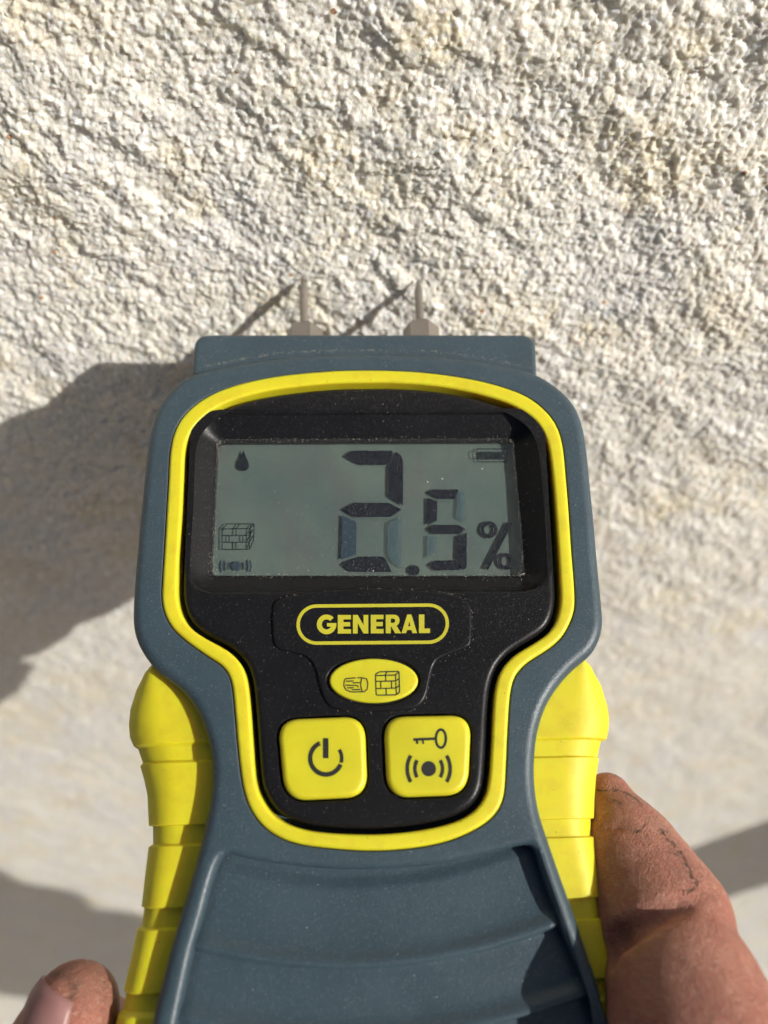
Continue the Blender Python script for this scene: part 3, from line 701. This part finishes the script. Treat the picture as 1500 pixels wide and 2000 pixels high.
SK.over(SK.ramp(SK.noise(.7, 5, .75), [(.52, 0.), (.72, .55)]), (.58, .40, .30))
SK.over(SK.ramp(SK.noise(2.0, 6, .75, SK.mapped(loc=(.1, .5, 0))), [(.54, 0.), (.72, .6)]), (.17, .085, .05))
SK.b.inputs['Subsurface Weight'].default_value = .22; SK.b.inputs['Subsurface Radius'].default_value = (1.0, .35, .18); SK.b.inputs['Subsurface Scale'].default_value = .0018
hand = bpy.data.objects.new('hand', hme); C.objects.link(hand); hme.materials.append(SKIN.m)
hme.polygons.foreach_set('use_smooth', [True] * len(hme.polygons)); hand.matrix_world = MW
tag(hand, 'weathered bare hand gripping the meter between thumb and curled fingers', 'hand')
bvh = BVHTree.FromPolygons([Vector(v) for v in HV], [tuple(int(i) for i in f) for f in HQ])
CAMM = np.array(c2m((0, 0, 0)))
def on_hand(px, py):
    d = np.array(c2m(ray(px, py) * 100)) - CAMM; hit = bvh.ray_cast(Vector(CAMM), Vector(d).normalized()); return hit[0]
# dirt-filled cracks in the thumb skin
off = SK.n('ShaderNodeTexNoise', i_Scale=1000 / .9, i_Detail=4); SK.lk(SK.tc, off.inputs['Vector'])
o1 = SK.n('ShaderNodeVectorMath', operation='SUBTRACT'); SK.lk(off.outputs['Color'], o1.inputs[0]); o1.inputs[1].default_value = (.5, .5, .5)
o2 = SK.n('ShaderNodeVectorMath', operation='SCALE'); SK.lk(o1.outputs[0], o2.inputs[0]); o2.inputs['Scale'].default_value = .0018
o3 = SK.n('ShaderNodeVectorMath', operation='ADD'); SK.lk(SK.tc, o3.inputs[0]); SK.lk(o2.outputs[0], o3.inputs[1])
wv = SK.ramp(off.outputs['Fac'], [(.3, .3), (.65, 1.0)])
masks = []
def crack(pts, wid, depth, raw=False):
    pp = [on_hand(x, y) if raw else on_hand(1120 + x / 3.7027, 1460 + y / 3.7037) for x, y in pts]; pp = [p for p in pp if p is not None]
    dmin = None
    for a, b in zip(pp, pp[1:]):
        a, b = a * MM, b * MM; ab = b - a; L2 = ab.length_squared
        if L2 < 1e-12: continue
        pa = SK.n('ShaderNodeVectorMath', operation='SUBTRACT'); SK.lk(o3.outputs[0], pa.inputs[0]); pa.inputs[1].default_value = a
        dt = SK.n('ShaderNodeVectorMath', operation='DOT_PRODUCT'); SK.lk(pa.outputs[0], dt.inputs[0]); dt.inputs[1].default_value = ab / L2
        tt = SK.math('ADD', dt.outputs['Value'], 0.0, clamp=True)
        sc = SK.n('ShaderNodeVectorMath', operation='SCALE'); sc.inputs[0].default_value = ab; SK.lk(tt, sc.inputs['Scale'])
        ds = SK.n('ShaderNodeVectorMath', operation='DISTANCE'); SK.lk(pa.outputs[0], ds.inputs[0]); SK.lk(sc.outputs[0], ds.inputs[1])
        dmin = ds.outputs['Value'] if dmin is None else SK.math('MINIMUM', dmin, ds.outputs['Value'])
    m_ = SK.math('SUBTRACT', 1.0, SK.math('DIVIDE', dmin, SK.math('MULTIPLY', wv, wid * MM)), clamp=True)
    masks.append(SK.math('MULTIPLY', SK.math('POWER', m_, .5), depth))
crack([(640,600),(665,660),(730,695),(770,740),(800,800),(830,870),(850,930),(890,960),(885,1000),(840,1030),(785,1055)], .42, .95)
crack([(900,830),(915,860),(890,870)], .28, .7)
crack([(700,760),(740,770),(790,795)], .22, .7)
crack([(850,1000),(920,960),(930,930)], .2, .6)
crack([(185,315),(240,300),(310,310),(380,325),(440,360),(490,405)], .34, .85)
crack([(250,370),(290,380),(340,405)], .5, .6)
crack([(455,595),(480,580),(525,560)], .34, .8)
crack([(300,205),(350,225),(400,262)], .32, .8)
mz = lambda q: [(1120 + x / 3.7037, 1460 + y / 3.7037) for x, y in q]
smear = np.zeros(len(HV))
for pts, wd_, dp in [([(98,1903),(122,1904),(140,1914),(148,1928),(142,1945),(130,1968),(118,1995)], .9, 1.0), ([(120,1893),(150,1903),(172,1940)], 3.0, .4), ([(185,1900),(215,1950),(228,1995)], 3.5, .5),
                     (mz([(590,540),(640,575),(730,695),(800,800),(850,930),(885,990)]), 2.2, .32), (mz([(180,310),(300,305),(440,360)]), 2.4, .35), (mz([(250,370),(340,405)]), 2.2, .4),
                     (mz([(180,200),(300,190),(420,260)]), 2.0, .4), (mz([(300,1420),(420,1300),(600,1230),(800,1150)]), 1.6, .35), (mz([(700,1500),(900,1700),(950,1950)]), 5, .25)]:
    q3 = [on_hand(x, y) for x, y in pts]; q3 = [np.array(p) for p in q3 if p is not None]; best = np.full(len(HV), 99.)
    for a, b in zip(q3, q3[1:]):
        ab = b - a; t = np.clip(((HV - a) @ ab) / (ab @ ab), 0, 1); best = np.minimum(best, np.linalg.norm(HV - a - t[:, None] * ab, axis=1))
    smear = np.maximum(smear, np.clip(1 - best / wd_, 0, 1) * dp)
at_ = hme.attributes.new('dirt', 'FLOAT', 'POINT'); at_.data.foreach_set('value', smear.astype(np.float32))
an = SK.n('ShaderNodeAttribute', attribute_name='dirt')
SK.over(SK.math('MULTIPLY', an.outputs['Fac'], SK.ramp(SK.noise(.9, 4, .7), [(.3, .35), (.65, 1.)])), (.075, .045, .028))
mk = masks[0]
for m_ in masks[1:]: mk = SK.math('MAXIMUM', mk, m_)
SK.over(mk, (.035, .024, .017))
v1 = SK.voro(.42, 'DISTANCE_TO_EDGE', SK.mapped(scale=(1, 1.5, 1), rot=(0, 0, .5)))
hsum = SK.math('MULTIPLY_ADD', SK.ramp(v1.outputs['Distance'], [(0., 0.), (.2, 1.)]), .16, SK.noise(2.6, 5, .66))
SK.bump(SK.math('SUBTRACT', SK.math('MULTIPLY_ADD', SK.noise(.5, 2, .6), .35, hsum), SK.math('MULTIPLY', mk, .6)), .46, 1.0)

# finger nail on the curled finger at the left
NAIL = Mat('fingernail', (.27, .125, .12), .42, .4); NAIL.over(NAIL.ramp(NAIL.noise(6, 3), [(.4, 0.), (.7, .6)]), (.34, .19, .17)); NAIL.bump(NAIL.noise(2, 3, .6, NAIL.mapped(scale=(3, .4, 3))), .05, .5)
def nail(a, axis, out, width, length, rad):
    """curved plate on a finger; a = centre of the free edge on the finger axis"""
    ax_ = np.array(axis) / np.linalg.norm(axis); ou = np.array(out) - ax_ * (np.array(out) @ ax_); ou /= np.linalg.norm(ou); sd_ = np.cross(ax_, ou)
    bm = bmesh.new(); rows = []
    for j in range(13):
        t = j / 12; row = []
        for i in range(15):
            s_ = (i / 14 - .5) * width / rad; free = .9 * (s_ * rad / (width / 2)) ** 2
            p = np.array(a) + ax_ * (t * length + free * (1 - t)) + (ou * math.cos(s_) + sd_ * math.sin(s_)) * (rad + .10 * t * length + .25 - .35 * (abs(i - 7) / 7) ** 4 - .6 * max(0, .15 - t) / .15 - .3 * t ** 4)
            row.append(bm.verts.new(p))
        rows.append(row)
    for a_, b_ in zip(rows, rows[1:]):
        for i in range(14): bm.faces.new((a_[i], a_[i + 1], b_[i + 1], b_[i]))
    o = from_bm('fingernail', bm, NAIL, hand, wn=False)
    md = o.modifiers.new('thick', 'SOLIDIFY'); md.thickness = .0005; md.offset = -1
    return o
ia, ib = np.array(L(147, 1966, -8.0)), np.array(L(116, 2070, -9))
nail(ia + (ia - ib) / np.linalg.norm(ia - ib) * 3.3, ib - ia, (-.66, .05, .75), 11.2, 14, 5.8)

# sleeve from the wrist down the forearm
CLOTH = Mat('faded_work_shirt', (.10, .12, .17), .9, .2); CLOTH.over(CLOTH.ramp(CLOTH.noise(30, 4, .6), [(.35, 0.), (.7, .8)]), (.14, .16, .21)); CLOTH.bump(CLOTH.noise(.5, 2), .15, .8)
def sleeve(a, b, ra, rb):
    a, b = np.array(a), np.array(b); ax_ = (b - a) / np.linalg.norm(b - a); e1 = np.cross(ax_, (0, 0, 1.)); e1 /= np.linalg.norm(e1); e2 = np.cross(ax_, e1)
    ln = np.linalg.norm(b - a); n, rows = 48, []
    bm = bmesh.new()
    for t in [(.03, -1.5), (.0, -1.5), (0, 0)] + [(k / 60, 0) for k in range(1, 61)]:
        t, ins_ = t; row = []
        for k in range(n):
            an = 2 * math.pi * k / n
            r_ = ra + (rb - ra) * t + ins_ + (1.8 * math.sin(t * 34 + 2 * math.sin(an) + an) + 1.1 * math.sin(3 * an + t * 19)) * min(1, t * 8) + (1.2 if .0 <= t < .1 else 0)
            row.append(bm.verts.new(a + ax_ * (t * ln) + (e1 * math.cos(an) + e2 * math.sin(an)) * r_))
        rows.append(row)
    for p_, q_ in zip(rows, rows[1:]):
        for k in range(n): bm.faces.new((p_[k], p_[(k + 1) % n], q_[(k + 1) % n], q_[k]))
    bm.faces.new(rows[-1])
    return from_bm('sleeve', bm, CLOTH, hand, wn=False)
sleeve((50, -148, -52), (345, -282, -76), 26, 42)

# unseen caster, shaped as a leaning post, added for the shadow band at the right
def on_stone(px, py): d = ray(px, py); return d * ((WT @ WN) / (d @ WN))
lc = SUNC / np.linalg.norm(SUNC)
A_, B_ = on_stone(1400, 1705), on_stone(1500, 1676); C_ = A_ + (B_ - A_) / np.linalg.norm(B_ - A_) * 215
p0, p1 = wpt(C_ + WN * 30), wpt(A_ + lc * 300)
dr = (p1 - p0) / np.linalg.norm(p1 - p0); pass
end = p0 + dr * (p0[2] / -dr[2] if dr[2] < -.05 else .9)
start = p0 - dr * .05
WOOD = Mat('weathered_wood', (.26, .17, .10), .75, .3); WOOD.over(WOOD.ramp(WOOD.noise(4, 4, .6, WOOD.mapped(scale=(1, 1, .06))), [(.4, 0.), (.65, .9)]), (.15, .10, .065)); WOOD.bump(WOOD.noise(2, 3, .6, WOOD.mapped(scale=(1, 1, .05))), .4, .7)
bm = bmesh.new(); ln = np.linalg.norm(end - start) * 1000; rows = []
for z_, r_ in [(0, 22), (2.5, 26)] + [(ln * k / 20, 27 + .6 * math.sin(k * 1.7)) for k in range(1, 20)] + [(ln - 40, 26), (ln, 10)]:
    rows.append([bm.verts.new((r_ * math.cos(2 * math.pi * k / 20), r_ * math.sin(2 * math.pi * k / 20), -z_)) for k in range(20)])
for p_, q_ in zip(rows, rows[1:]):
    for k in range(20): bm.faces.new((p_[k], p_[(k + 1) % 20], q_[(k + 1) % 20], q_[k]))
bm.faces.new(rows[0]); bm.faces.new(rows[-1])
shadow_caster = from_bm('shadow_post', bm, WOOD, None)
shadow_caster.location = start; shadow_caster.rotation_euler = Vector(-dr).to_track_quat('Z', 'Y').to_euler()
tag(shadow_caster, 'unseen wooden post added to cast the shadow band on the marble', 'post')
